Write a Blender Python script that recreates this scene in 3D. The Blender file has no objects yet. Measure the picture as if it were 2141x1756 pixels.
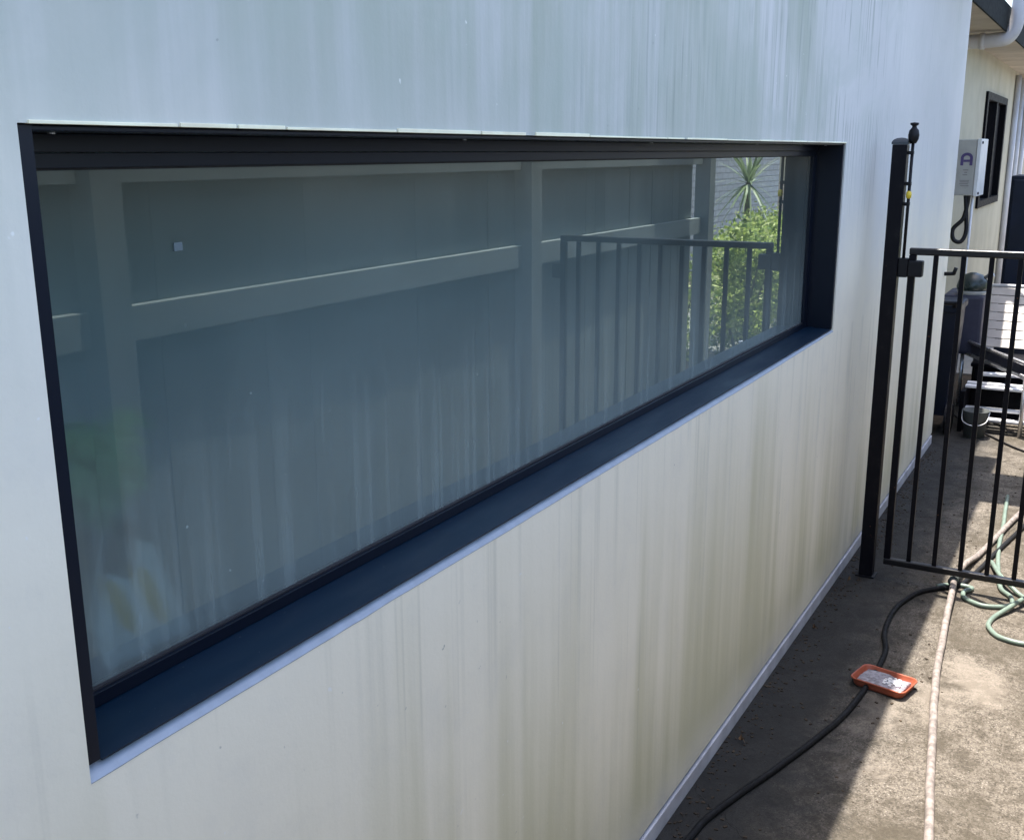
import bpy, bmesh, math, random
from mathutils import Vector, Matrix, noise
random.seed(7)
C = bpy.context.scene.collection
scn = bpy.context.scene
R = math.radians

# ---------------------------------------------------------------- camera
cam_d = bpy.data.cameras.new('camera'); cam = bpy.data.objects.new('camera', cam_d); C.objects.link(cam)
cam_d.sensor_fit = 'HORIZONTAL'; cam_d.sensor_width = 36.0; cam_d.lens = 37.526
cam_d.clip_start = 0.02; cam_d.clip_end = 500
M = Matrix(((0.49265956, 0.21296963, -0.84375974, 0.0),
            (-0.87021186, 0.11585524, -0.47886208, -0.80423),
            (-0.0042291, 0.97016571, 0.24240589, 1.58),
            (0, 0, 0, 1)))
# world direction rows: columns of the camera matrix are its right, up and back axes
cam.matrix_world = M
scn.camera = cam

# ---------------------------------------------------------------- sky, sun, exposure
KX, KY = 0.07, 0.095                       # horizontal shift of a shadow per metre of height
sun_vec = Vector((KX, KY, 1.0)).normalized()
elev = math.asin(sun_vec.z); azim = math.atan2(sun_vec.x, sun_vec.y)
w = bpy.data.worlds.new('World'); scn.world = w; w.use_nodes = True
nt = w.node_tree; bg = nt.nodes['Background']
sky = nt.nodes.new('ShaderNodeTexSky'); sky.sky_type = 'NISHITA'; sky.sun_disc = False
sky.sun_elevation = elev; sky.sun_rotation = azim; sky.altitude = 20; sky.air_density = 1.0; sky.dust_density = 2.5; sky.ozone_density = 1.0
nt.links.new(sky.outputs[0], bg.inputs[0]); bg.inputs[1].default_value = 0.15
sd = bpy.data.lights.new('sun', 'SUN'); so = bpy.data.objects.new('sun', sd); C.objects.link(so)
sd.energy = 4.0; sd.angle = R(0.53); sd.color = (1.0, 0.93, 0.84)
so.rotation_euler = sun_vec.to_track_quat('Z', 'Y').to_euler(); so.location = (3, 3, 20)
scn.view_settings.view_transform = 'Standard'; scn.view_settings.look = 'None'
scn.view_settings.exposure = 1.78; scn.view_settings.gamma = 1.0
scn.cycles.max_bounces = 10; scn.cycles.transparent_max_bounces = 16; scn.cycles.glossy_bounces = 6

# ---------------------------------------------------------------- materials
class N:
    """tiny helper around a node tree"""
    def __init__(s, name):
        s.m = bpy.data.materials.new(name); s.m.use_nodes = True
        s.t = s.m.node_tree; s.t.nodes.clear()
        s.out = s.t.nodes.new('ShaderNodeOutputMaterial')
        s.co = s.t.nodes.new('ShaderNodeTexCoord').outputs['Object']
        s.geo = s.t.nodes.new('ShaderNodeNewGeometry').outputs['Position']
    def link(s, a, b): s.t.links.new(a, b)
    def put(s, sock, v):
        if hasattr(v, 'is_linked') or isinstance(v, bpy.types.NodeSocket): s.link(v, sock)
        elif isinstance(v, (tuple, list)) and len(v) == 3 and sock.type == 'RGBA': sock.default_value = (*v, 1)
        else: sock.default_value = v
    def map(s, scale, loc=(0, 0, 0), src=None, rot=(0, 0, 0)):
        n = s.t.nodes.new('ShaderNodeMapping'); s.link(src or s.geo, n.inputs[0])
        n.inputs['Scale'].default_value = scale; n.inputs['Location'].default_value = loc; n.inputs['Rotation'].default_value = rot
        return n.outputs[0]
    def noise(s, scale, sc=1.0, detail=4, rough=0.55, loc=(0, 0, 0), dist=0.0, col=False):
        n = s.t.nodes.new('ShaderNodeTexNoise'); s.link(s.map(scale, loc), n.inputs['Vector'])
        n.inputs['Scale'].default_value = sc; n.inputs['Detail'].default_value = detail
        n.inputs['Roughness'].default_value = rough; n.inputs['Distortion'].default_value = dist
        return n.outputs['Color' if col else 'Fac']
    def ramp(s, v, a, b, c0=0.0, c1=1.0, smooth=True):
        n = s.t.nodes.new('ShaderNodeMapRange'); n.interpolation_type = 'SMOOTHSTEP' if smooth else 'LINEAR'
        s.link(v, n.inputs[0]); n.inputs[1].default_value = a; n.inputs[2].default_value = b
        n.inputs[3].default_value = c0; n.inputs[4].default_value = c1
        return n.outputs[0]
    def math(s, op, a, b=0.0):
        n = s.t.nodes.new('ShaderNodeMath'); n.operation = op; s.put(n.inputs[0], a); s.put(n.inputs[1], b); return n.outputs[0]
    def mix(s, f, a, b):
        n = s.t.nodes.new('ShaderNodeMix'); n.data_type = 'RGBA'
        s.put(n.inputs[0], f); s.put(n.inputs[6], a); s.put(n.inputs[7], b); return n.outputs[2]
    def xyz(s):
        n = s.t.nodes.new('ShaderNodeSeparateXYZ'); s.link(s.geo, n.inputs[0]); return n.outputs
    def bsdf(s, col, rough=0.6, metal=0.0, spec=0.5, bump=None, bstr=0.3, bdist=0.01):
        p = s.t.nodes.new('ShaderNodeBsdfPrincipled')
        s.put(p.inputs['Base Color'], col); s.put(p.inputs['Roughness'], rough); s.put(p.inputs['Metallic'], metal)
        p.inputs['Specular IOR Level'].default_value = spec
        if bump is not None:
            b = s.t.nodes.new('ShaderNodeBump'); b.inputs['Strength'].default_value = bstr; b.inputs['Distance'].default_value = bdist
            s.link(bump, b.inputs['Height']); s.link(b.outputs[0], p.inputs['Normal'])
        s.link(p.outputs[0], s.out.inputs[0]); return p
def simple(name, col, rough=0.5, metal=0.0, var=0.12, sc=12, spec=0.5, bstr=0.15):
    n = N(name); f = n.noise((1, 1, 1), sc, 5, 0.6)
    dark = tuple(c * (1 - var * 1.3) for c in col); light = tuple(min(1, c * (1 + var)) for c in col)
    r = n.ramp(n.noise((1, 1, 1), sc * 2.7, 4), 0.3, 0.7, max(0.02, rough - 0.08), min(1, rough + 0.1)) if bstr else rough
    n.bsdf(n.mix(n.ramp(f, 0.3, 0.7), dark, light), r, metal, spec, f, bstr, 0.002); return n.m

def wall_material():
    n = N('weathered_render'); x, y, z = n.xyz()
    M_, A_, S_ = (lambda a, b: n.math('MULTIPLY', a, b)), (lambda a, b: n.math('ADD', a, b)), (lambda a, b: n.math('SUBTRACT', a, b))
    zn = A_(z, M_(S_(n.noise((2, 2, 1), 1, 3), 0.5), 0.6))
    base = n.mix(n.ramp(n.noise((1, 1, 0.7), 1.3, 4), 0.35, 0.7), (0.57, 0.575, 0.575), (0.64, 0.64, 0.635))
    # warm bounce from the ground painted in: lower half creamier and lighter
    base = n.mix(n.ramp(A_(zn, n.ramp(x, 0.2, 0.9, -0.35, 0.0)), 1.0, 1.65, 1.0, 0.0), base, (0.92, 0.865, 0.71))
    # broad soft patches of growth, drawn downwards, with a ragged fringe of runs
    big = n.noise((1.1, 1.1, 0.8), 1, 4, 0.6, loc=(2.3, 0, 0.4), dist=0.5)
    mid = n.noise((5.5, 5.5, 0.55), 1, 5, 0.65, loc=(4, 0, 2), dist=0.35)
    fin = n.noise((24, 24, 0.9), 1, 5, 0.65, loc=(1, 3, 0), dist=0.2)
    g = A_(A_(M_(big, 0.46), M_(mid, 0.38)), M_(fin, 0.24)); g = S_(g, 0.04)
    g = A_(g, M_(S_(2.0, z), 0.12)); g = S_(g, n.ramp(A_(x, M_(n.noise((3, 3, 0.6), 1, 3), 0.8)), 3.0, 5.4, 0.0, 0.24))
    above = n.ramp(zn, 1.25, 1.75)
    up = M_(M_(n.ramp(g, 0.42, 0.62), above), n.ramp(x, 0.2, 1.6, 0.55, 0.85))
    col = n.mix(up, base, (0.345, 0.395, 0.325))
    rr_ = n.ramp(n.noise((36, 36, 0.5), 1, 3, 0.5, loc=(7, 0, 1), dist=0.1), 0.56, 0.68)
    rm = M_(n.ramp(n.noise((2.6, 2.6, 2.2), 1, 4, 0.65, loc=(0, 0, 9)), 0.44, 0.58), n.ramp(x, 0.8, 1.8))
    rm = M_(M_(rm, n.ramp(A_(z, M_(x, 0.17)), 2.0, 2.75, 1.0, 0.35)), A_(M_(above, 0.8), 0.2))
    col = n.mix(M_(M_(rr_, rm), 0.78), col, (0.30, 0.35, 0.33))
    # short dark drip marks high up in the middle
    dm = M_(n.ramp(n.noise((52, 52, 1.7), 1, 3, 0.55, loc=(2, 0, 6), dist=0.08), 0.53, 0.62), M_(n.ramp(x, 1.4, 2.2), n.ramp(x, 3.6, 4.8, 1.0, 0.0)))
    dm = M_(dm, M_(above, n.ramp(n.noise((1.4, 1.4, 3.0), 1, 3, loc=(0, 0, 4)), 0.42, 0.54)))
    col = n.mix(M_(dm, 0.66), col, (0.27, 0.31, 0.28))
    # mottling: horizontal-ish scuffs and cloudy blotches
    col = n.mix(M_(n.ramp(n.noise((1.9, 1.9, 2.6), 1, 5, 0.7, loc=(6, 0, 3), dist=0.8), 0.46, 0.64), M_(M_(above, 0.42), n.ramp(x, 2.8, 5.0, 1.0, 0.35))), col, (0.42, 0.475, 0.43))
    # olive film below the sill in wide soft bands
    low = n.ramp(z, 0.05, 1.0, 1.0, 0.0, False)
    wide = n.noise((3.1, 3.1, 0.25), 1, 4, 0.6, loc=(0.9, 0, 5), dist=0.3)
    fine = n.noise((15, 15, 0.4), 1, 4, 0.6, loc=(9, 0, 5), dist=0.2)
    lo = A_(M_(wide, 0.72), M_(fine, 0.28)); lo = A_(lo, M_(S_(low, 0.62), 0.34)); lo = S_(lo, n.ramp(x, 3.0, 4.2, 0.0, 0.10))
    lo = n.ramp(lo, 0.33, 0.66)
    below = n.ramp(zn, 0.75, 1.35, 1.0, 0.0)
    below = M_(below, n.ramp(A_(z, M_(n.noise((2, 2, 2), 1, 2), 0.12)), 0.10, 0.24, 0.3, 1.0))
    col = n.mix(M_(M_(lo, below), 0.74), col, (0.50, 0.485, 0.30))
    thin = M_(n.ramp(n.noise((48, 48, 0.5), 1, 2, 0.4, loc=(3, 0, 8)), 0.62, 0.70), M_(below, n.ramp(n.noise((2, 2, 1.6), 1, 2, loc=(8, 0, 0)), 0.45, 0.6)))
    col = n.mix(M_(thin, 0.22), col, (0.36, 0.36, 0.28))
    # runs that start at the sill and die out at different heights
    cn = n.noise((13, 13, 0.0), 1, 4, 0.7, loc=(5, 0, 0)); ln = n.noise((5, 5, 0.0), 1, 3, 0.6, loc=(0, 0, 11))
    zz = A_(z, M_(ln, 0.9))
    run = M_(M_(n.ramp(cn, 0.52, 0.66), n.ramp(zz, 1.08, 1.42)), M_(n.ramp(z, 0.99, 1.0, 1.0, 0.0), n.ramp(x, 0.6, 1.6, 0.3, 1.0)))
    col = n.mix(M_(run, 0.34), col, (0.42, 0.42, 0.33))
    # grey splash-back along the foot
    col = n.mix(M_(n.ramp(A_(z, M_(n.noise((1, 1, 1), 9, 4, 0.7), 0.2)), 0.12, 0.26, 0.55, 0.0), n.ramp(n.noise((1, 1, 1), 2, 3), 0.35, 0.6)), col, (0.40, 0.41, 0.44))
    col = n.mix(n.ramp(n.noise((1, 1, 1), 7, 6, 0.7), 0.45, 0.75, 0.0, 0.16), col, (0.57, 0.57, 0.55))
    pit = M_(n.ramp(n.noise((1, 1, 1), 60, 2, 0.5), 0.72, 0.77, 0.0, 0.55), n.ramp(n.noise((1, 1, 1), 3.1, 2), 0.45, 0.6))
    col = n.mix(pit, col, (0.27, 0.28, 0.27))
    col = n.mix(n.ramp(n.noise((1, 1, 1), 46, 2, 0.5, loc=(5, 5, 5)), 0.73, 0.76, 0.0, 0.55), col, (0.92, 0.92, 0.90))
    bmp = A_(A_(n.noise((1, 1, 1), 5, 4, 0.6), M_(n.noise((1, 1, 1), 1.6, 2, 0.5), 2.5)), M_(n.noise((1, 1, 1), 140, 3, 0.6), 0.14))
    n.bsdf(col, 0.62, 0.0, 0.35, bmp, 0.35, 0.006); return n.m

def concrete_material():
    n = N('old_stained_concrete'); x, y, z = n.xyz()
    M_, A_, S_ = (lambda a, b: n.math('MULTIPLY', a, b)), (lambda a, b: n.math('ADD', a, b)), (lambda a, b: n.math('SUBTRACT', a, b))
    f = n.noise((1, 1, 1), 60, 9, 0.85); h = n.noise((1, 1, 1), 170, 4, 0.7)
    g = n.noise((1, 1, 1), 9, 8, 0.78, dist=0.4); b = n.noise((1, 1, 1), 2.1, 6, 0.7, loc=(1.7, 0.6, 0), dist=0.5)
    v = n.t.nodes.new('ShaderNodeTexVoronoi'); n.link(n.map((1, 1, 1)), v.inputs['Vector']); v.inputs['Scale'].default_value = 105; v.inputs['Randomness'].default_value = 1
    col = n.mix(n.ramp(A_(M_(f, 0.6), M_(h, 0.4)), 0.41, 0.57), (0.036, 0.030, 0.023), (0.175, 0.153, 0.126))
    stone = M_(n.ramp(v.outputs['Distance'], 0.12, 0.30, 1.0, 0.0), n.ramp(v.outputs['Color'], 0.35, 0.75))
    col = n.mix(M_(stone, 0.65), col, (0.36, 0.33, 0.29))
    col = n.mix(n.ramp(g, 0.46, 0.60, 0.0, 0.72), col, (0.050, 0.042, 0.031))
    col = n.mix(n.ramp(b, 0.48, 0.60, 0.0, 0.62), col, (0.058, 0.049, 0.035))
    col = n.mix(n.ramp(b, 0.34, 0.46, 0.5, 0.0), col, (0.235, 0.205, 0.172))
    spot = n.ramp(n.noise((1, 1, 1), 11, 5, 0.7, loc=(3, 1, 0)), 0.64, 0.70, 0.0, 0.9)
    col = n.mix(spot, col, (0.018, 0.015, 0.010))
    # dirty wall foot, widened and blackened in colour to deepen the shade strip
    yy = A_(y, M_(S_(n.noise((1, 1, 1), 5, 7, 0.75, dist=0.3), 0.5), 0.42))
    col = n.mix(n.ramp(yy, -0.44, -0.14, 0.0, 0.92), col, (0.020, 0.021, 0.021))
    # hairline cracks
    c = n.t.nodes.new('ShaderNodeTexVoronoi'); c.feature = 'DISTANCE_TO_EDGE'; c.inputs['Scale'].default_value = 0.75
    ds = n.t.nodes.new('ShaderNodeVectorMath'); ds.operation = 'MULTIPLY_ADD'; n.link(n.noise((1, 1, 1), 7, 5, 0.6, col=True), ds.inputs[0]); ds.inputs[1].default_value = (.16, .16, 0); n.link(n.geo, ds.inputs[2])
    n.link(ds.outputs[0], c.inputs['Vector'])
    ck = n.ramp(c.outputs['Distance'], 0.0, 0.0016, 0.5, 0.0)
    col = n.mix(ck, col, (0.02, 0.017, 0.013))
    bmp = A_(A_(M_(f, 1.0), M_(stone, 0.5)), M_(ck, -2.0))
    n.bsdf(col, n.ramp(g, 0.3, 0.7, 0.75, 0.95), 0, 0.3, bmp, 0.8, 0.004); return n.m

def glass_material():
    n = N('dusty_window_glass'); x, y, z = n.xyz()
    tr = n.t.nodes.new('ShaderNodeBsdfTransparent'); tr.inputs[0].default_value = (0.78, 0.93, 0.93, 1)
    gl = n.t.nodes.new('ShaderNodeBsdfGlossy'); gl.inputs['Roughness'].default_value = 0.004; gl.inputs[0].default_value = (0.86, 1, 1, 1)
    fr = n.t.nodes.new('ShaderNodeFresnel'); fr.inputs[0].default_value = 1.52
    f = n.math('DIVIDE', n.math('MULTIPLY', fr.outputs[0], 2.0), n.math('ADD', fr.outputs[0], 1.0))
    bp = n.t.nodes.new('ShaderNodeBump'); bp.inputs['Strength'].default_value = 0.02; bp.inputs['Distance'].default_value = 0.002
    n.link(n.noise((1.2, 1.2, 0.8), 1.6, 1, 0.4), bp.inputs['Height']); n.link(bp.outputs[0], gl.inputs['Normal'])
    m1 = n.t.nodes.new('ShaderNodeMixShader'); n.link(f, m1.inputs[0]); n.link(tr.outputs[0], m1.inputs[1]); n.link(gl.outputs[0], m1.inputs[2])
    df = n.t.nodes.new('ShaderNodeBsdfDiffuse'); n.link(n.mix(n.ramp(z, 1.40, 1.58), (0.50, 0.60, 0.58), (0.60, 0.55, 0.44)), df.inputs[0])
    streak = n.ramp(n.noise((48, 48, 0.8), 1, 3, 0.55), 0.46, 0.72)
    lowd = n.ramp(z, 1.06, 1.36, 1.0, 0.0)
    d = n.math('ADD', n.ramp(n.noise((1, 1, 1), 2.2, 5, 0.65), 0.33, 0.7, 0.09, 0.145),
               n.math('MULTIPLY', n.math('MULTIPLY', streak, lowd), 0.10))
    d = n.math('ADD', d, n.ramp(z, 1.03, 1.42, 0.18, 0.0)); d = n.math('ADD', d, n.ramp(z, 1.45, 1.575, 0.0, 0.05))
    d = n.math('SUBTRACT', d, n.ramp(x, 1.5, 2.8, 0.0, 0.04)); d = n.math('SUBTRACT', d, n.ramp(x, 0.75, 1.15, 0.05, 0.0))
    d = n.math('ADD', d, n.math('MULTIPLY', n.ramp(n.noise((70, 70, 1.6), 1, 3, 0.6, loc=(3, 0, 0)), 0.60, 0.72), n.math('MULTIPLY', n.ramp(n.noise((3, 3, 3), 1, 3), 0.5, 0.62), 0.07)))
    d = n.math('ADD', d, n.ramp(n.noise((1, 1, 1), 95, 1, 0.3), 0.80, 0.83, 0.0, 0.35))
    m2 = n.t.nodes.new('ShaderNodeMixShader'); n.link(d, m2.inputs[0]); n.link(m1.outputs[0], m2.inputs[1]); n.link(df.outputs[0], m2.inputs[2])
    n.link(m2.outputs[0], n.out.inputs[0]); return n.m

def gate_material():
    n = N('chipped_black_paint')
    ch = n.ramp(n.noise((1, 1, 1), 75, 3, 0.5), 0.70, 0.73); ch = n.math('MULTIPLY', ch, n.ramp(n.noise((1, 1, 1), 6, 2), 0.5, 0.6))
    du = n.ramp(n.noise((1, 1, 1), 22, 5, 0.7), 0.5, 0.8, 0.0, 0.10)
    col = n.mix(du, (0.003, 0.003, 0.006), (0.10, 0.09, 0.08)); col = n.mix(n.math('MULTIPLY', ch, 0.8), col, (0.10, 0.045, 0.02))
    n.bsdf(col, 0.45, 0, 0.16, ch, 0.3, -0.001); return n.m
def sill_material():
    n = N('dusty_navy_sill'); x, y, z = n.xyz()
    dust = n.ramp(n.noise((3, 14, 3), 1, 6, 0.7, dist=0.4), 0.50, 0.75, 0.0, 0.07)
    edge = n.math('MULTIPLY', n.ramp(n.math('ADD', y, n.math('MULTIPLY', n.noise((4, 4, 4), 1, 4), 0.03)), 0.008, 0.045, 1.0, 0.0), 0.05)
    sp = n.ramp(n.noise((1, 1, 1), 170, 2, 0.5), 0.72, 0.76, 0.0, 0.35)
    f = n.math('ADD', n.math('ADD', dust, edge), sp)
    n.bsdf(n.mix(f, (0.0008, 0.012, 0.030), (0.16, 0.15, 0.14)), n.ramp(n.noise((2, 8, 2), 1, 4), 0.3, 0.7, 0.34, 0.55), 0, 0.24); return n.m
def film_material():
    n = N('cloudy_privacy_film'); rf = n.t.nodes.new('ShaderNodeBsdfRefraction'); rf.inputs['Roughness'].default_value = 0.33; rf.inputs['IOR'].default_value = 1.12
    rf.inputs[0].default_value = (0.99, 0.99, 0.99, 1); tr = n.t.nodes.new('ShaderNodeBsdfTransparent'); m = n.t.nodes.new('ShaderNodeMixShader'); m.inputs[0].default_value = 0.62
    n.link(tr.outputs[0], m.inputs[1]); n.link(rf.outputs[0], m.inputs[2]); n.link(m.outputs[0], n.out.inputs[0]); return n.m
def board_material(name, c0, c1, scale=(10, 10, 0.8)):
    n = N(name); g = n.noise(scale, 1, 5, 0.6, dist=0.3); f = n.noise((1, 1, 1), 2.0, 3)
    lowpale = n.math('SUBTRACT', 1.0, n.ramp(n.xyz()[2], 0.1, 0.75))
    col = n.mix(n.ramp(g, 0.3, 0.7), c0, c1)
    col = n.mix(n.math('MULTIPLY', n.math('MULTIPLY', lowpale, n.ramp(n.noise((30, 30, 1.5), 1, 2), 0.45, 0.65)), 0.5), col, (0.42, 0.41, 0.40))
    n.bsdf(col, 0.8, 0, 0.3, g, 0.3, 0.004); return n.m

def brick_material():
    n = N('grey_brick'); b = n.t.nodes.new('ShaderNodeTexBrick')
    n.link(n.map((1, 1, 1), src=n.geo, rot=(R(90), 0, 0)), b.inputs['Vector'])
    b.inputs['Scale'].default_value = 1.0; b.inputs['Brick Width'].default_value = 0.24; b.inputs['Row Height'].default_value = 0.086; b.inputs['Mortar Size'].default_value = 0.008
    b.inputs['Color1'].default_value = (0.42, 0.43, 0.47, 1); b.inputs['Color2'].default_value = (0.50, 0.51, 0.55, 1); b.inputs['Mortar'].default_value = (0.24, 0.24, 0.26, 1)
    n.bsdf(b.outputs['Color'], 0.85, 0, 0.3, b.outputs['Fac'], 0.4, -0.006); return n.m

def leaf_material(name, a, b, c):
    n = N(name); rn = n.t.nodes.new('ShaderNodeNewGeometry').outputs['Random Per Island']
    col = n.mix(n.ramp(rn, 0.0, 0.6, smooth=False), a, b); col = n.mix(n.ramp(rn, 0.7, 1.0, smooth=False), col, c)
    p = n.bsdf(col, 0.5, 0, 0.4)
    tl = n.t.nodes.new('ShaderNodeBsdfTranslucent'); n.link(col, tl.inputs[0])
    m = n.t.nodes.new('ShaderNodeMixShader'); m.inputs[0].default_value = 0.35
    n.link(p.outputs[0], m.inputs[1]); n.link(tl.outputs[0], m.inputs[2]); n.link(m.outputs[0], n.out.inputs[0]); return n.m

MT = dict(
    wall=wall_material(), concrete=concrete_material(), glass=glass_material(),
    plinth=simple('plinth_paint', (0.50, 0.51, 0.55), 0.7, var=0.15, sc=9),
    ledge=simple('bare_sill_lip', (0.33, 0.385, 0.46), 0.6, var=0.06, sc=30),
    joint=simple('black_joint', (0.02, 0.02, 0.024), 0.8),
    bead=simple('cream_sealant', (0.95, 0.88, 0.66), 0.6, var=0.15, sc=6),
    frame=simple('navy_powdercoat', (0.004, 0.007, 0.016), 0.34, 0.0, var=0.10, sc=2, spec=0.28, bstr=0.0),
    sill=sill_material(),
    tile=simple('interior_tile', (0.36, 0.41, 0.42), 0.5, var=0.08, sc=3),
    innerceil=simple('interior_ceiling', (0.5, 0.47, 0.42), 0.8, var=0.05, sc=3),
    gate=gate_material(),
    grail=simple('polished_rail_paint', (0.004, 0.004, 0.006), 0.36, 0.0, var=0.2, sc=30, spec=0.5, bstr=0.05),
    gate2=simple('black_plastic', (0.004, 0.004, 0.006), 0.5, var=0.2, sc=30, spec=0.3),
    cap=simple('worn_grey_cap', (0.04, 0.05, 0.06), 0.5),
    film=film_material(),
    yellow=simple('yellow_plastic', (0.75, 0.55, 0.04), 0.4),
    fence=board_material('charcoal_fence_board', (0.18, 0.21, 0.21), (0.26, 0.29, 0.285)),
    rail=board_material('grey_fence_rail', (0.29, 0.32, 0.32), (0.38, 0.41, 0.405), (0.8, 10, 10)),
    fpost=board_material('grey_fence_post', (0.23, 0.26, 0.26), (0.31, 0.335, 0.335)),
    brick=brick_material(),
    cream=simple('cream_wall_paint', (0.42, 0.39, 0.29), 0.75, var=0.1, sc=2),
    white=simple('white_paint', (0.66, 0.66, 0.67), 0.5, var=0.08, sc=8),
    soffit=simple('soffit_sheet', (0.42, 0.37, 0.31), 0.8, var=0.15, sc=2.5),
    gutter=simple('dark_gutter', (0.010, 0.013, 0.014), 0.85, spec=0.1),
    pvc=simple('grey_pvc', (0.50, 0.50, 0.52), 0.45, var=0.1, sc=5),
    dark=simple('dark_frame', (0.004, 0.004, 0.006), 0.6, spec=0.1),
    curtain=simple('pale_curtain', (0.40, 0.40, 0.42), 0.9, var=0.25, sc=20),
    boxg=simple('grey_box_plastic', (0.36, 0.36, 0.34), 0.5, var=0.06),
    boxw=simple('light_box_lid', (0.62, 0.64, 0.66), 0.4, var=0.06),
    ink=simple('purple_ink', (0.07, 0.05, 0.16), 0.6),
    ink2=simple('faded_ink', (0.22, 0.21, 0.21), 0.6),
    orange=simple('orange_plastic', (0.34, 0.085, 0.045), 0.38, var=0.12, sc=20),
    rag=simple('grey_scouring_pad', (0.25, 0.24, 0.27), 0.9, var=0.35, sc=60, bstr=0.8),
    powder=simple('white_powder', (0.62, 0.62, 0.64), 0.9, var=0.15, sc=60, bstr=0.5),
    hose_b=simple('black_rubber_hose', (0.003, 0.0035, 0.005), 0.7, var=0.3, sc=30, spec=0.3),
    hose_p=simple('pale_pink_hose', (0.215, 0.185, 0.168), 0.6, var=0.32, sc=45),
    hose_g=simple('mint_green_hose', (0.15, 0.20, 0.165), 0.4, var=0.12, sc=25),
    navy=simple('navy_bin_plastic', (0.003, 0.007, 0.020), 0.5, var=0.2, sc=6, spec=0.3),
    slate=simple('blue_grey_vinyl', (0.030, 0.032, 0.058), 0.6, var=0.15, sc=6),
    steel=simple('brushed_aluminium', (0.60, 0.60, 0.62), 0.32, 0.9, var=0.08, sc=40),
    strap=simple('cream_vinyl_strap', (0.26, 0.245, 0.225), 0.55, var=0.07, sc=10),
    dome=simple('dark_green_enamel', (0.018, 0.03, 0.028), 0.3, var=0.15, sc=8),
    greyp=simple('grey_plastic_bucket', (0.07, 0.08, 0.08), 0.6),
    bark=simple('garden_bark_soil', (0.05, 0.035, 0.022), 0.95, var=0.4, sc=30, bstr=0.8),
    leafb=simple('dry_leaf', (0.16, 0.09, 0.04), 0.8, var=0.3, sc=90),
    stem=simple('plant_stem', (0.13, 0.10, 0.06), 0.8),
    packet=simple('white_packet', (0.90, 0.91, 0.93), 0.5, var=0.03),
    amber=simple('amber_patch', (0.85, 0.52, 0.02), 0.5, var=0.05),
    sticker=simple('pale_sticker', (0.14, 0.18, 0.20), 0.6, var=0.05),
    leaf1=leaf_material('bush_leaf', (0.10, 0.17, 0.04), (0.46, 0.55, 0.12), (0.80, 0.80, 0.45)),
    leaf2=leaf_material('yucca_leaf', (0.14, 0.20, 0.08), (0.34, 0.42, 0.24), (0.70, 0.74, 0.55)),
    leaf3=leaf_material('indoor_leaf', (0.38, 0.62, 0.36), (0.45, 0.70, 0.40), (0.52, 0.74, 0.46)),
)

# ---------------------------------------------------------------- mesh helpers
def B(): return bmesh.new()
def box(bm, x0, x1, y0, y1, z0, z1, bev=0.0, mat=None, seg=2):
    r = bmesh.ops.create_cube(bm, size=1.0)
    vs = r['verts']
    for v in vs:
        v.co = Vector(((x0 + x1) / 2 + v.co.x * (x1 - x0), (y0 + y1) / 2 + v.co.y * (y1 - y0), (z0 + z1) / 2 + v.co.z * (z1 - z0)))
    if bev > 0:
        es = list({e for v in vs for e in v.link_edges})
        r2 = bmesh.ops.bevel(bm, geom=es, offset=bev, segments=seg, affect='EDGES', profile=0.6)
        vs = list({v for f in r2['faces'] for v in f.verts} | {v for v in vs if v.is_valid})
    if mat is not None:
        for v in vs: v.co = mat @ v.co
    return vs
def obj(name, bm, mat, parent=None, smooth=False, loc=None):
    me = bpy.data.meshes.new(name)
    bmesh.ops.recalc_face_normals(bm, faces=bm.faces)
    if smooth:
        for f in bm.faces: f.smooth = True
    bm.to_mesh(me); bm.free()
    o = bpy.data.objects.new(name, me); C.objects.link(o); me.materials.append(mat if not isinstance(mat, str) else MT[mat])
    if parent is not None: o.parent = parent
    if loc: o.location = loc
    return o
def thing(name, label, cat, loc=(0, 0, 0), group=None, rz=0):
    o = bpy.data.objects.new(name, None); C.objects.link(o); o.location = loc; o.rotation_euler = (0, 0, rz); o.empty_display_size = 0.1
    o['label'] = label; o['category'] = cat
    if group: o['group'] = group
    return o
def tag(o, label, cat, group=None):
    o['label'] = label; o['category'] = cat
    if group: o['group'] = group
    return o
def structure(o): o['kind'] = 'structure'; return o
def rel(bm, t):
    """geometry was written in world coordinates: move it into the frame of thing t"""
    m = (Matrix.Translation(t.location) @ t.rotation_euler.to_matrix().to_4x4()).inverted()
    bmesh.ops.transform(bm, matrix=m, verts=bm.verts); return bm
def part(name, bm, mat, t, smooth=False): return obj(name, rel(bm, t), mat, t, smooth)
def catmull(P, n=8):
    out = []
    P = [Vector(p) for p in P]; P = [P[0] * 2 - P[1]] + P + [P[-1] * 2 - P[-2]]
    for i in range(1, len(P) - 2):
        for k in range(n):
            t = k / n
            out.append(0.5 * ((2 * P[i]) + (-P[i - 1] + P[i + 1]) * t + (2 * P[i - 1] - 5 * P[i] + 4 * P[i + 1] - P[i + 2]) * t * t + (-P[i - 1] + 3 * P[i] - 3 * P[i + 1] + P[i + 2]) * t ** 3))
    out.append(P[-2]); return out
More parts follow.
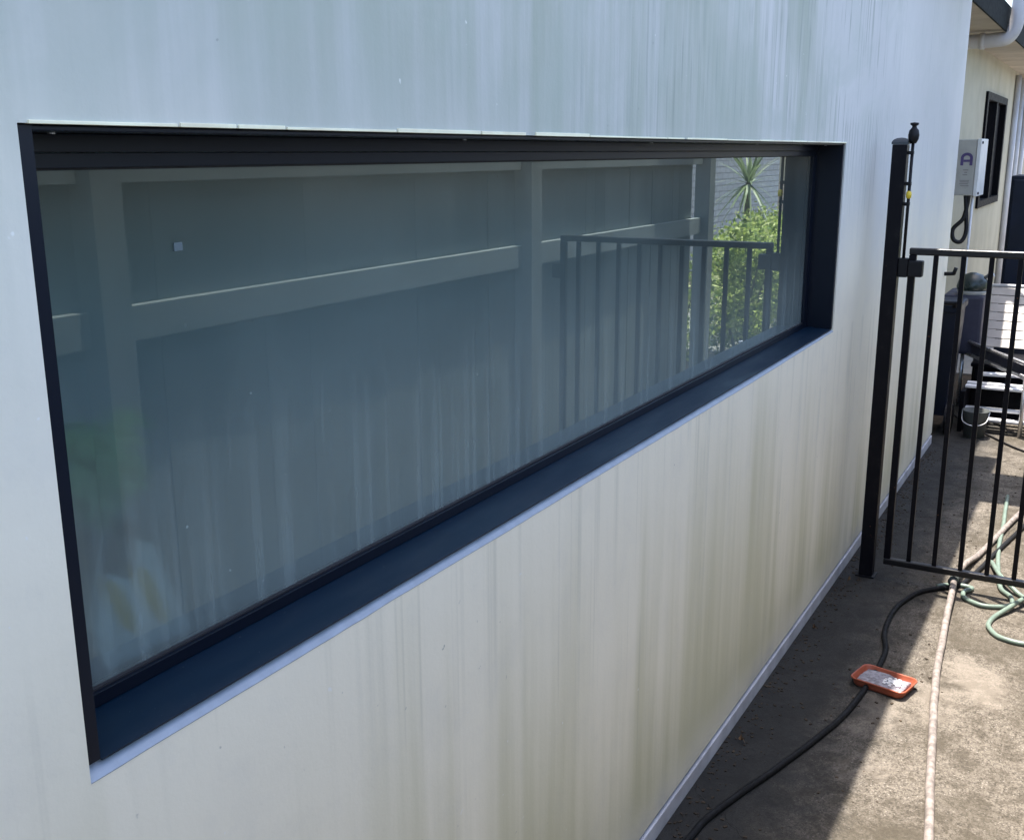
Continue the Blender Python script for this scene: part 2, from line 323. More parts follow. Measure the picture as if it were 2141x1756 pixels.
def tube(bm, P, r, seg=10, caps=True):
    rings = []; up = Vector((0, 0, 1)); prev = None
    for i, p in enumerate(P):
        d = (P[min(i + 1, len(P) - 1)] - P[max(i - 1, 0)])
        if d.length < 1e-7: d = Vector((1, 0, 0))
        d.normalize()
        if prev is None:
            a = d.cross(up)
            if a.length < 1e-3: a = d.cross(Vector((1, 0, 0)))
        else: a = prev - d * prev.dot(d)
        a.normalize(); prev = a; b = d.cross(a)
        rr = r[i] if isinstance(r, (list, tuple)) else r
        rings.append([bm.verts.new(p + (a * math.cos(t) + b * math.sin(t)) * rr) for t in [2 * math.pi * k / seg for k in range(seg)]])
    for i in range(len(rings) - 1):
        for k in range(seg): bm.faces.new((rings[i][k], rings[i][(k + 1) % seg], rings[i + 1][(k + 1) % seg], rings[i + 1][k]))
    if caps: bm.faces.new(rings[0][::-1]); bm.faces.new(rings[-1])
    return rings
def lathe(bm, prof, c=(0, 0, 0), seg=24):
    rings = [[bm.verts.new((c[0] + r * math.cos(2 * math.pi * k / seg), c[1] + r * math.sin(2 * math.pi * k / seg), c[2] + z)) for k in range(seg)] for r, z in prof]
    for i in range(len(rings) - 1):
        for k in range(seg): bm.faces.new((rings[i][k], rings[i][(k + 1) % seg], rings[i + 1][(k + 1) % seg], rings[i + 1][k]))
    if prof[0][0] > 1e-4: bm.faces.new(rings[0][::-1])
    if prof[-1][0] > 1e-4: bm.faces.new(rings[-1])
def ribbon(bm, P, wd, th=0.0015, side=Vector((0, 1, 0))):
    """thin blade with width wd(t)"""
    L = len(P); a = []
    for i, p in enumerate(P):
        t = i / (L - 1); d = (P[min(i + 1, L - 1)] - P[max(i - 1, 0)]).normalized()
        s = d.cross(side); s = s if s.length > 1e-3 else d.cross(Vector((0, 0, 1))); s.normalize(); q = wd(t) / 2
        a.append((bm.verts.new(p - s * q), bm.verts.new(p + s * q)))
    for i in range(L - 1): bm.faces.new((a[i][0], a[i][1], a[i + 1][1], a[i + 1][0]))

# ================================================================= THE GROUND
bm = B(); box(bm, -30, 60, -40, 60, -0.30, -0.012); structure(obj('ground', bm, 'bark'))
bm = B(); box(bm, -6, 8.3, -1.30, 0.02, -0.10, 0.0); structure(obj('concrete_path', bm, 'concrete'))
bm = B(); box(bm, 8.31, 16, -3.0, 0.6, -0.10, 0.0); structure(obj('paved_patio', bm, 'strap'))

# ================================================================= NEAR BUILDING
OX0, OX1, OZ0, OZ1 = 0.593, 3.582, 1.0085, 1.606      # window opening
XE, TOP, TH = 6.147, 2.47, 0.16
house = thing('rendered_building', 'white rendered building wall with green rain streaks around the long strip window', 'building', (3.0, 0.08, 0))
bm = B()
def q(bm, *pts): return bm.faces.new([bm.verts.new(p) for p in pts])
# front face in four pieces round the opening, with a small bevelled lip under it
x0w = -3.0; zb = 0.059; lip = 0.991
q(bm, (x0w, 0, zb), (OX0, 0, zb), (OX0, 0, TOP), (x0w, 0, TOP))
q(bm, (OX1, 0, zb), (XE, 0, zb), (XE, 0, TOP), (OX1, 0, TOP))
q(bm, (OX0, 0, OZ1), (OX1, 0, OZ1), (OX1, 0, TOP), (OX0, 0, TOP))
def lip_z(x):
    dz = 0.0015 * noise.noise(Vector((x * 3.1, 0, 0))) + 0.0012 * noise.noise(Vector((x * 17, 4, 0)))
    fade = 1.0 - 0.45 * max(0.0, min(1.0, (x - 2.7) / 0.85))
    return OZ0 - (0.0145 - dz) * fade
NL = 90
for i in range(NL):
    xa = OX0 + (OX1 - OX0) * i / NL; xb = OX0 + (OX1 - OX0) * (i + 1) / NL
    q(bm, (xa, 0, zb), (xb, 0, zb), (xb, 0, lip_z(xb)), (xa, 0, lip_z(xa)))
# lip ends, reveals, inner face, top, end and back
q(bm, (OX0, TH, OZ0 - .004), (OX0, TH, OZ1), (OX0, 0, OZ1), (OX0, 0, lip), (OX0, .014, OZ0 - .004))
q(bm, (OX1, TH, OZ0 - .004), (OX1, .014, OZ0 - .004), (OX1, 0, lip), (OX1, 0, OZ1), (OX1, TH, OZ1))
q(bm, (OX0, .0145, OZ0 - .004), (OX1, .0145, OZ0 - .004), (OX1, TH, OZ0 - .004), (OX0, TH, OZ0 - .004))
q(bm, (OX0, 0, OZ1), (OX0, TH, OZ1), (OX1, TH, OZ1), (OX1, 0, OZ1))
q(bm, (XE, 0, zb), (XE, TH, zb), (XE, TH, TOP), (XE, 0, TOP))
q(bm, (XE, TH, zb), (XE, 3.6, zb), (XE, 3.6, TOP), (XE, TH, TOP))
q(bm, (x0w, 0, TOP), (XE, 0, TOP), (XE, TH, TOP), (x0w, TH, TOP))
q(bm, (x0w, 0, zb), (x0w, 0, TOP), (x0w, 3.6, TOP), (x0w, 3.6, zb))
q(bm, (x0w, 3.6, zb), (x0w, 3.6, TOP), (XE, 3.6, TOP), (XE, 3.6, zb))
me_wall = rel(bm, house)
me = bpy.data.meshes.new('wall'); me_wall.to_mesh(me); me_wall.free(); me.materials.append(MT['wall'])
wo = bpy.data.objects.new('wall', me); C.objects.link(wo); wo.parent = house
# bright bevelled lip under the window, with a hand-trowelled lower edge
bm = B(); nseg = 90; pv = None
for i in range(nseg + 1):
    x = OX0 + (OX1 - OX0) * i / nseg
    a = bm.verts.new((x, 0.016, OZ0 + 0.001)); b = bm.verts.new((x, -0.0006, lip_z(x))); c = bm.verts.new((x, -0.0001, lip_z(x) - 0.0012))
    if pv: bm.faces.new((pv[0], a, b, pv[1])); bm.faces.new((pv[1], b, c, pv[2]))
    pv = (a, b, c)
part('sill_lip', bm, 'ledge', house)
bm = B(); box(bm, x0w, XE - 0.002, -0.004, 0.05, 0.0, 0.047, 0.003); box(bm, XE + .001, XE + 0.006, 0.0, 3.5, 0.0, 0.048)
part('base_strip', bm, 'plinth', house)
bm = B(); box(bm, x0w, XE - 0.004, 0.014, 0.05, 0.0475, 0.0588); part('base_joint', bm, 'joint', house)
# capping above the picture: its edge throws the long shadow on the path
bm = B(); box(bm, x0w - .03, XE + 0.03, -0.125, 3.63, TOP + 0.002, TOP + 0.05, 0.006); part('roof', bm, 'gutter', house)
# sealant bead along the head of the opening, broken in places
bm = B(); x = OX0 + 0.01
while x < OX1 - 0.02:
    L = random.uniform(0.05, 0.4); x2 = min(OX1, x + L); h = random.uniform(0.0022, 0.0048) * (1.0 if x < 1.5 else 0.75)
    box(bm, x, x2, -0.0022, 0.004, OZ1 - 0.0005, OZ1 + h, 0.0006); x = x2 + (0.004 if random.random() < .7 else random.uniform(.01, .05))
part('sealant_bead', bm, 'bead', house)
# the room behind the glass
RX0, RX1, RY1, RZ1 = 0.15, 4.3, 0.66, 2.30
bm = B()
q(bm, (RX0, RY1, 0), (RX1, RY1, 0), (RX1, RY1, RZ1), (RX0, RY1, RZ1))
q(bm, (RX0, TH, 0), (RX0, RY1, 0), (RX0, RY1, RZ1), (RX0, TH, RZ1))
q(bm, (RX1, TH, 0), (RX1, TH, RZ1), (RX1, RY1, RZ1), (RX1, RY1, 0))
q(bm, (RX0, TH, 0), (RX1, TH, 0), (RX1, RY1, 0), (RX0, RY1, 0))
part('room_wall', bm, 'tile', house)
bm = B(); box(bm, RX0, RX1, TH, RY1, RZ1, RZ1 + .02); part('room_ceiling', bm, 'innerceil', house)
bm = B(); box(bm, RX0 + .01, RX1 - .01, 0.135, 0.50, OZ0 - 0.04, OZ0 - 0.006, 0.003); part('inner_ledge', bm, 'tile', house)

# ================================================================= STRIP WINDOW
win = thing('strip_window', 'long dark-framed strip window with dusty glass mirroring a fence and gate', 'window', (2.08, 0.09, OZ0))
G = 0.085; e = 0.0015
bm = B()
box(bm, OX0 + e, OX0 + .0165, 0.004, 0.118, OZ0 + e, OZ1 - e)      # reveal liners
part('jamb_liner', bm, 'frame', win)
bm = B(); box(bm, OX1 - .0165, OX1 - e, 0.004, 0.118, OZ0 + e, OZ1 - e); part('jamb_liner', bm, 'frame', win)
bm = B(); box(bm, OX0 + .018, OX1 - .018, 0.006, 0.118, OZ1 - .006, OZ1 - e, 0.001)
part('head_liner', bm, 'frame', win)
bm = B()                                                            # sill tray, falling slightly outwards
vs = [(-.0035, OZ0 - .012), (-.0035, OZ0 + .0005), (.082, OZ0 + .004), (.118, OZ0 + .004), (.118, OZ0 - .002), (.016, OZ0 - .002), (0.004, OZ0 - .012)]
vs = [(.0035, OZ0 - .001), (.0035, OZ0 + .001), (.082, OZ0 + .0045), (.118, OZ0 + .0045), (.118, OZ0 - .001)]
a = [bm.verts.new((OX0 + .018, y, z)) for y, z in vs]; b = [bm.verts.new((OX1 - .018, y, z)) for y, z in vs]
bm.faces.new(a); bm.faces.new(b[::-1])
for i in range(len(vs)): bm.faces.new((a[i], b[i], b[(i + 1) % len(vs)], a[(i + 1) % len(vs)]))
part('sill', bm, 'sill', win)
fx0, fx1 = OX0 + .0175, OX1 - .0175
bm = B()
box(bm, fx0, fx1, G - .004, G + .03, OZ1 - .0235, OZ1 - .0065, 0.0008)           # outer head
box(bm, fx0, fx1, G + .002, G + .03, OZ1 - .0385, OZ1 - .0240, 0.0008)           # glazing rail, set back
box(bm, fx0, fx1, G - .002, G + .03, OZ0 + .0052, OZ0 + .020, 0.0008)            # bottom rail
box(bm, fx0, fx0 + .056, G, G + .03, OZ0 + .0205, OZ1 - .0388, 0.0008)
box(bm, fx1 - .040, fx1, G, G + .03, OZ0 + .0205, OZ1 - .0388, 0.0008)
part('sash_frame', bm, 'frame', win)
bm = B(); box(bm, fx0 + .05, fx1 - .035, G + .010, G + .016, OZ0 + .015, OZ1 - .034)
for f in list(bm.faces):
    if f.normal.y > -0.5: bm.faces.remove(f)
part('glass_pane', bm, 'glass', win)
bm = B(); box(bm, fx0 + .05, fx1 - .035, G + .021, G + .024, OZ0 + .015, OZ1 - .034); part('privacy_film', bm, 'film', win)
bm = B(); box(bm, .838, .850, G + .0075, G + .0092, 1.478, 1.487); part('sticker', bm, 'sticker', win)

for x_ in (.66, 1.36, 2.07, 2.78, 3.50):
    bm = B(); tube(bm, [Vector((x_, .045, OZ1 - .0062)), Vector((x_, .045, OZ1 - .0078))], .0035, 12); part('screw', bm, 'steel', win)
bm = B()
box(bm, fx0 + .05, fx1 - .035, G + .006, G + .0098, OZ1 - .0405, OZ1 - .0386); box(bm, fx0 + .05, fx1 - .035, G + .004, G + .0098, OZ0 + .0202, OZ0 + .0225)
part('gasket', bm, 'joint', win)
# things on the ledge behind the glass
pk = thing('paper_packet', 'white packet with two amber patches standing behind the glass at the lower left', 'packet', (0.800, 0.150, OZ0 - 0.006), rz=R(6))
pk.rotation_euler = (R(-26), 0, R(6))
bm = B()
outl = [(-.075, 0), (.06, 0), (.06, .118), (.035, .135), (-.02, .108), (-.075, .055)]
a = [bm.verts.new((x, -.018, z)) for x, z in outl]; b = [bm.verts.new((x * .95, .018, z)) for x, z in outl]
bm.faces.new(a); bm.faces.new(b[::-1])
for i in range(len(outl)): bm.faces.new((a[i], b[i], b[(i + 1) % len(outl)], a[(i + 1) % len(outl)]))
obj('packet_body', bm, 'packet', pk)
for cx, cz, h in ((-.022, .068, .034), (.026, .062, .038)):
    bm = B(); vs = [bm.verts.new((cx + .011 * math.cos(t), -.0190, cz + h * math.sin(t))) for t in [2 * math.pi * k / 20 for k in range(20)]]
    f = bm.faces.new(vs); r = bmesh.ops.extrude_face_region(bm, geom=[f])
    for v in [g for g in r['geom'] if isinstance(g, bmesh.types.BMVert)]: v.co.y += .0006
    obj('amber_patch', bm, 'amber', pk)
pl = thing('indoor_plant', 'blurred green leafy plant behind the glass on the left', 'plant', (0.80, 0.21, OZ0 - 0.006 + .06))
bm = B(); lathe(bm, [(.03, -.06), (.038, .08), (.042, .085), (.036, .086), (.0, .075)]); obj('plant_pot', bm, 'greyp', pl, True)
bm = B()
for k in range(60):
    a = random.uniform(0, 6.28); L = random.uniform(.03, .075); z0 = random.uniform(.10, .20)
    P = [Vector((0, 0, z0 * .8)), Vector((math.cos(a) * L * .5, math.sin(a) * L * .35, z0 + L * .3)), Vector((math.cos(a) * L, math.sin(a) * L * .6, z0 + L * random.uniform(-.1, .3)))]
    ribbon(bm, catmull(P, 4), lambda t: .003 + .018 * math.sin(math.pi * min(1, t * 1.02)), side=Vector((0, 1, .2)))
obj('foliage', bm, 'leaf3', pl)
br = thing('scrub_brush', 'thin-handled brush leaning behind the glass above the white packet', 'brush', (0.728, 0.150, OZ0 - .006))
bm = B(); tube(bm, [Vector((-.01, .0, .06)), Vector((.035, .01, .17))], .003, 8); obj('handle', bm, 'white', br, True)
bm = B(); box(bm, -.035, -.002, -.01, .012, 0, .062, .004); obj('bristles', bm, 'rag', br)

# ================================================================= GATE POST, LATCH AND GATE
gx = 4.017
gp = thing('gate_post', 'square black steel gate post with domed cap beside the white wall', 'gate post', (gx, -0.091, 0))
bm = B(); box(bm, gx - .025, gx + .025, -.116, -.066, 0, 1.603, .003); part('post', bm, 'gate', gp)
bm = B(); prof = [(.0275, 0), (.0275, .008), (.022, .016), (.013, .021), (.0, .023)]
rings = []
for r, z in prof:
    rings.append([bm.verts.new((gx + sx * r, -.091 + sy * r, 1.6035 + z)) for sx, sy in ((-1, -1), (1, -1), (1, 1), (-1, 1))])
for i in range(len(rings) - 1):
    for k in range(4): bm.faces.new((rings[i][k], rings[i][(k + 1) % 4], rings[i + 1][(k + 1) % 4], rings[i + 1][k]))
part('cap', bm, 'cap', gp)
bm = B(); tube(bm, [Vector((gx - .004, -.131, 1.16)), Vector((gx - .004, -.131, 1.62))], .0055, 10); part('latch_rod', bm, 'gate2', gp, True)
bm = B(); lathe(bm, [(.010, -.022), (.017, -.008), (.019, .006), (.016, .022), (.009, .030), (.007, .036), (.014, .041), (.0145, .047), (0, .049)], (gx - .004, -.131, 1.628), 20); part('latch_knob', bm, 'gate2', gp, True)
bm = B(); lathe(bm, [(.0, -.014), (.0085, -.010), (.0095, 0), (.0085, .010), (0, .014)], (gx - .010, -.132, 1.432), 14); part('lock_indicator', bm, 'yellow', gp, True)
for z in (1.40, 1.47, 1.575):
    bm = B(); box(bm, gx - .012, gx + .008, -.136, -.117, z - .006, z + .006, .001); part('latch_bracket', bm, 'gate2', gp)
bm = B(); box(bm, gx - .020, gx + .016, -.150, -.1165, 1.145, 1.212, .004); part('latch_body', bm, 'gate2', gp)
bm = B(); box(bm, gx - .035, gx + .035, -.126, -.056, 0.0, 0.006, .002); part('foot_plate', bm, 'gate', gp)

gt = thing('steel_gate', 'low black steel bar gate standing across the concrete path', 'gate', (gx, -0.155, 0.06))
ya, yb = -0.150, -1.045
bm = B(); box(bm, gx - .0125, gx + .0125, yb, ya, 1.224, 1.249, .006, seg=3); part('top_rail', bm, 'grail', gt)
bm = B(); box(bm, gx - .0125, gx + .0125, yb, ya, 0.058, 0.083, .006, seg=3); part('bottom_rail', bm, 'grail', gt)
for y in (ya - .0125, yb + .0125):
    bm = B(); box(bm, gx - .012, gx + .012, y - .012, y + .012, 0.0835, 1.2235, .002); part('stile', bm, 'gate', gt)
y = -.240
while y > yb + .05:
    bm = B(); box(bm, gx - .008, gx + .008, y - .008, y + .008, 0.0835, 1.2235, .0015); part('bar', bm, 'gate', gt); y -= .0905
bm = B(); box(bm, gx - .024, gx + .017, -.200, -.1515, 1.148, 1.205, .005); part('striker', bm, 'gate2', gt)
for z in (.20, 1.10):
    bm = B(); box(bm, gx - .012, gx + .012, -1.082, -1.046, z - .03, z + .03, .002); part('hinge', bm, 'gate2', gt)

# ================================================================= FENCE OPPOSITE
FY = -1.09                                             # front of the posts
fn = thing('paling_fence', 'dark grey paling fence with rails along the far side of the path', 'fence', (2.0, FY, 0))
posts = [-2.47, -0.33, 1.80, 3.93, 6.06]
for xr in posts:
    bm = B(); box(bm, xr - .09, xr, FY - .09, FY, 0, 1.64, .003); part('post', bm, 'fpost', fn)
for i in range(len(posts) - 1):
    for z0, z1 in ((1.125, 1.215), (1.5135, 1.60)):
        bm = B(); box(bm, posts[i] + .002, posts[i + 1] - .092, FY - .075, FY - .045, z0, z1, .002); part('rail', bm, 'rail', fn)
x = 5.885 - 86 * .0984; bm = B()
while x < 5.85:
    wd = .098; yo = random.uniform(-.003, .003); box(bm, x, x + wd, FY - .092 + yo, FY - .077 + yo, 0.03, 1.615 + random.uniform(-.004, .004)); x += wd + .0004
part('palings', bm, 'fence', fn)

# ================================================================= GARDEN BEYOND THE FENCE END (seen in the glass)
bm = B(); box(bm, 4.0, 18, -4.3, -4.1, 0, 2.6)
tag(obj('brick_wall', bm, 'brick'), 'blue-grey brick boundary wall behind the garden bushes', 'wall')
def bush(x, y, rx, ry, h, n, label, grp='leafy bushes in the garden bed'):
    t = thing('garden_bush', label, 'bush', (x, y, 0), grp)
    bm = B()
    for k in range(6):
        a = random.uniform(0, 6.28); tube(bm, [Vector((0, 0, -.02)), Vector((math.cos(a) * rx * .3, math.sin(a) * ry * .3, h * .4)), Vector((math.cos(a) * rx * .6, math.sin(a) * ry * .6, h * .75))], [.014, .009, .004], 5)
    obj('stem', bm, 'stem', t)
    bm = B(); cl = [(random.gauss(0, .42), random.gauss(0, .42), random.uniform(.12, 1)) for _ in range(26)]
    for k in range(n):
        c = random.choice(cl)
        p = Vector((c[0] * rx + random.gauss(0, .07), c[1] * ry + random.gauss(0, .07), max(.02, c[2] * h + random.gauss(0, .06))))
        L = random.uniform(.028, .058); d = Vector((random.gauss(0, 1), random.gauss(0, 1), random.gauss(.5, .7))).normalized()
        s = d.cross(Vector((random.gauss(0, 1), random.gauss(0, 1), random.gauss(0, 1)))).normalized() * L * .28
        vs = [bm.verts.new(p), bm.verts.new(p + d * L * .5 + s), bm.verts.new(p + d * L), bm.verts.new(p + d * L * .5 - s)]; bm.faces.new(vs)
    obj('foliage', bm, 'leaf1', t); return t
bush(8.1, -1.55, .50, .40, 1.02, 6000, 'bushy green shrub closest to the fence end')
bush(9.2, -1.75, .55, .45, 1.02, 6000, 'bright yellow-green shrub under the spiky yucca')
bush(10.4, -2.0, .60, .50, 0.92, 5000, 'rounded green shrub farther along the bed')
bush(7.2, -1.75, .45, .35, .85, 2400, 'low green shrub tucked behind the last fence post')
bush(11.7, -2.3, .60, .50, .85, 2600, 'small green shrub at the far end of the bed')
yu = thing('yucca_plant', 'spiky yucca on a thin trunk above the garden bushes', 'yucca', (9.55, -1.98, 0))
bm = B(); tube(bm, catmull([(0, 0, -.02), (.03, .01, .5), (-.02, 0, .95), (0, 0, 1.31)], 6), .022, 10); obj('trunk', bm, 'stem', yu, True)
bm = B()
for k in range(64):
    a = random.uniform(0, 6.28); el = random.uniform(-.9, 1.3); L = random.uniform(.24, .46)
    d = Vector((math.cos(a) * math.cos(el), math.sin(a) * math.cos(el), math.sin(el)))
    P = [Vector((0, 0, 1.31)), Vector((0, 0, 1.31)) + d * L * .5, Vector((0, 0, 1.31)) + d * L + Vector((0, 0, -.05))]
    ribbon(bm, catmull(P, 3), lambda t: .026 * (1 - t) ** .6 + .002, side=Vector((0, 0, 1)) if abs(d.z) < .8 else Vector((1, 0, 0)))
obj('foliage', bm, 'leaf2', yu)
fe = thing('fern_plant', 'arching fern fronds rising from the garden bed', 'fern', (8.75, -1.45, 0))
bm = B()
for k in range(14):
    a = k * 6.28 / 14; L = random.uniform(.5, .7); P = catmull([(0, 0, .25), (math.cos(a) * L * .25, math.sin(a) * L * .25, .75), (math.cos(a) * L * .6, math.sin(a) * L * .6, 1.02)], 10)
    for i in range(1, len(P) - 1):
        d = (P[i + 1] - P[i]).normalized(); s = d.cross(Vector((0, 0, 1))).normalized(); wl = .09 * math.sin(math.pi * i / len(P)) + .02
        for sg in (-1, 1):
            bm.faces.new([bm.verts.new(v) for v in (P[i], P[i] + s * sg * wl * .5 + d * .016, P[i] + s * sg * wl + d * .01, P[i] + s * sg * wl * .5 - d * .004)])
obj('fronds', bm, 'leaf1', fe)

# ================================================================= MAIN HOUSE BEHIND THE CORNER
WY = 0.30
mh = thing('main_house', 'cream painted house with wide eaves beyond the white wall corner', 'house', (9, WY, 0))
bm = B()
wx0, wx1, wz0, wz1 = 9.75, 11.30, 1.115, 2.05
for a in ((6.16, wx0, 0, 2.6), (wx1, 15, 0, 2.6), (wx0, wx1, 0, wz0), (wx0, wx1, wz1, 2.6)): box(bm, a[0], a[1], WY, WY + .2, a[2], a[3])
part('wall', bm, 'cream', mh)
bm = B(); t_ = .06
box(bm, wx0, wx1, WY - .02, WY + .05, wz1 - t_, wz1 - .001); box(bm, wx0, wx1, WY - .02, WY + .05, wz0 + .001, wz0 + t_)
for a in (wx0 + .001, 10.45, wx1 - .091): box(bm, a, a + .09, WY - .019, WY + .05, wz0 + t_, wz1 - t_)
wf = part('window', bm, 'dark', mh)
bm = B(); nf = 22
for k in range(nf):
    xa = wx0 + .1 + (10.4 - wx0 - .1) * k / nf; xb = wx0 + .1 + (10.4 - wx0 - .1) * (k + 1) / nf; o1 = .012 * (k % 2)
    q(bm, (xa, WY + .06 + o1, wz0 + .05), (xb, WY + .06 + .012 - o1, wz0 + .05), (xb, WY + .06 + .012 - o1, wz1 - .05), (xa, WY + .06 + o1, wz1 - .05))
c_ = obj('curtain', rel(bm, mh), 'curtain', wf)
bm = B(); box(bm, 10.5, wx1 - .05, WY + .03, WY + .036, wz0 + .05, wz1 - .05); obj('pane', rel(bm, mh), 'dark', wf)
EZ = 2.335
bm = B(); q(bm, (6.20, .012, EZ), (15, .012, EZ), (15, WY, EZ), (6.20, WY, EZ)); part('soffit', bm, 'soffit', mh)
bm = B(); box(bm, 6.20, 15, .0, .0118, EZ - .014, EZ + .14, .003); part('gutter', bm, 'gutter', mh)
bm = B(); q(bm, (6.18, -.0, EZ + .145), (15, -.0, EZ + .145), (15, 3.2, 3.4), (6.18, 3.2, 3.4)); part('roof', bm, 'gutter', mh)
bm = B(); P = catmull([(7.9, -.055, 2.85), (7.9, -.055, 2.60), (7.9, -.052, 2.40), (7.9, -.012, 2.295), (7.9, .08, 2.275), (7.9, .2, 2.272), (7.9, .29, 2.27)], 6)
tube(bm, P, .045, 18); part('downpipe', bm, 'pvc', mh, True)
bm = B(); tube(bm, [Vector((7.9, .13, 2.273)), Vector((7.9, .16, 2.273))], .052, 18); part('pipe_collar', bm, 'pvc', mh, True)
for x_ in (12.0, 12.5, 13.1):
    bm = B(); tube(bm, [Vector((x_, WY - .03, 0)), Vector((x_, WY - .03, 2.3))], .028, 10); part('conduit', bm, 'pvc', mh, True)
wl = thing('wall_light', 'dark bracket wall light high on the cream wall at the right edge', 'wall light', (12.7, WY, 2.14))
bm = B(); box(bm, 12.64, 12.76, WY - .20, WY, 2.10, 2.125, .004); box(bm, 12.66, 12.74, WY - .03, WY - .001, 2.03, 2.20, .004); part('bracket', bm, 'dark', wl)
bm = B(); lathe(bm, [(.02, .09), (.05, .07), (.09, 0), (.085, 0), (.0, .05)], (12.7, WY - .18, 2.02), 18); part('lamp_shade', bm, 'dark', wl, True)

# control box with its cord
cb = thing('control_box', 'grey electrical box with a purple letter emblem beside the dark-framed window', 'electrical box', (8.2, WY, 1.29))
bm = B(); box(bm, 8.0, 8.36, .125, WY, 1.285, 1.655, .006); part('housing', bm, 'boxg', cb)
bm = B(); box(bm, 7.995, 8.37, .098, .124, 1.28, 1.66, .005); part('lid', bm, 'boxw', cb)
for z in (1.30, 1.635):
    bm = B(); tube(bm, [Vector((8.03, .0985, z)), Vector((8.03, .09, z))], .009, 10); part('screw', bm, 'dark', cb, True)
bm = B()  # arched letter emblem and faded rows of print on the side of the box
X = 7.9985
def pr(bm, ya_, yb_, za, zb_): box(bm, X - .001, X, min(ya_, yb_), max(ya_, yb_), za, zb_)
yc = .182
pr(bm, yc + .020, yc + .038, 1.485, 1.535); pr(bm, yc - .020, yc - .038, 1.485, 1.535)
for k in range(12):
    a0 = math.pi * k / 12; a1 = math.pi * (k + 1) / 12
    q(bm, (X - .001, yc + .038 * math.cos(a0), 1.535 + .034 * math.sin(a0)), (X - .001, yc + .038 * math.cos(a1), 1.535 + .034 * math.sin(a1)), (X - .001, yc + .020 * math.cos(a1), 1.535 + .015 * math.sin(a1)), (X - .001, yc + .020 * math.cos(a0), 1.535 + .015 * math.sin(a0)))
pr(bm, yc - .0195, yc + .0195, 1.508, 1.523)
part('emblem', bm, 'ink', cb)
pm = part('printed_label', (lambda b_: (box(b_, X - .0006, X, .15, .22, 1.340, 1.462), b_)[1])(B()), 'boxg', cb)
bm = B()
for z, a_, b_ in ((1.452, .20, .166), (1.436, .19, .172), (1.420, .20, .17), (1.382, .215, .155), (1.372, .213, .157), (1.360, .215, .16), (1.348, .21, .155)):
    bm = B(); box(bm, X - .0016, X - .0007, min(a_, b_), max(a_, b_), z, z + .006); obj('print_line', rel(bm, cb), 'ink2', pm)
bm = B(); tube(bm, catmull([(8.02, .15, 1.285), (8.02, .155, 1.22), (8.0, .17, 1.13), (7.98, .225, 1.06), (7.97, .215, .99), (7.98, .17, .975), (8.0, .145, 1.03), (8.01, .15, 1.13), (8.02, .17, 1.285)], 8), .014, 10)
part('power_cord', bm, 'gate2', cb, True)
bm = B(); tube(bm, [Vector((8.05, .128, 1.285)), Vector((8.05, .128, .25))], .009, 10); part('conduit', bm, 'white', cb, True)

# ================================================================= THINGS BEYOND THE GATE
def wheel(bm, c, r, wd):
    tube(bm, [Vector((c[0], c[1] - wd / 2, c[2])), Vector((c[0], c[1] + wd / 2, c[2]))], r, 20)
bn = thing('rubbish_bin', 'tall navy bin standing against the end of the white wall', 'bin', (6.55, .02, 0))
bm = B()
for z0, z1, k0, k1 in ((.10, .70, .80, 1.0),):
    hx, hy = .17, .105
    a = [bm.verts.new((6.56 + sx * hx * k0, .06 + sy * hy * k0, z0)) for sx, sy in ((-1, -1), (1, -1), (1, 1), (-1, 1))]
    b = [bm.verts.new((6.56 + sx * hx * k1, .06 + sy * hy * k1, z1)) for sx, sy in ((-1, -1), (1, -1), (1, 1), (-1, 1))]
    bm.faces.new(a[::-1]); bm.faces.new(b)
    for i in range(4): bm.faces.new((a[i], a[(i + 1) % 4], b[(i + 1) % 4], b[i]))
part('bin_body', bm, 'navy', bn)
bm = B(); box(bm, 6.37, 6.76, -.055, .175, .701, .745, .012); part('lid', bm, 'navy', bn)
bm = B(); tube(bm, [Vector((6.36, -.04, .76)), Vector((6.36, .16, .76))], .014, 8); box(bm, 6.35, 6.37, -.04, -.02, .735, .77); part('handle', bm, 'gate2', bn, True)
for y_ in (-.045, .165):
    bm = B(); wheel(bm, (6.44, y_, .085), .085, .035); part('wheel', bm, 'gate2', bn)

bq = thing('kettle_barbecue', 'dark domed barbecue on a blue-grey covered cart behind the gate', 'barbecue', (7.3, -.03, 0))
bm = B(); box(bm, 7.15, 7.55, -.10, .14, .34, .71, .02); part('cart_cover', bm, 'slate', bq)
bm = B(); lathe(bm, [(.088, 0), (.094, .02), (.085, .06), (.055, .095), (.02, .108), (0, .11)], (7.25, -.015, .735), 24); part('lid', bm, 'dome', bq, True)
bm = B(); lathe(bm, [(.03, -.05), (.07, -.04), (.092, -.004), (.088, 0)], (7.25, -.015, .735), 24); part('bowl', bm, 'boxg', bq, True)
for x_, y_ in ((7.18, -.08), (7.52, -.08), (7.18, .12), (7.52, .12)):
    bm = B(); tube(bm, [Vector((x_, y_, 0)), Vector((x_, y_, .34))], .012, 8); part('leg', bm, 'dark', bq, True)
bm = B(); tube(bm, catmull([(7.2, -.09, .82), (7.15, -.125, .85), (7.15, -.14, .83)], 5), .012, 8); part('handle', bm, 'steel', bq, True)

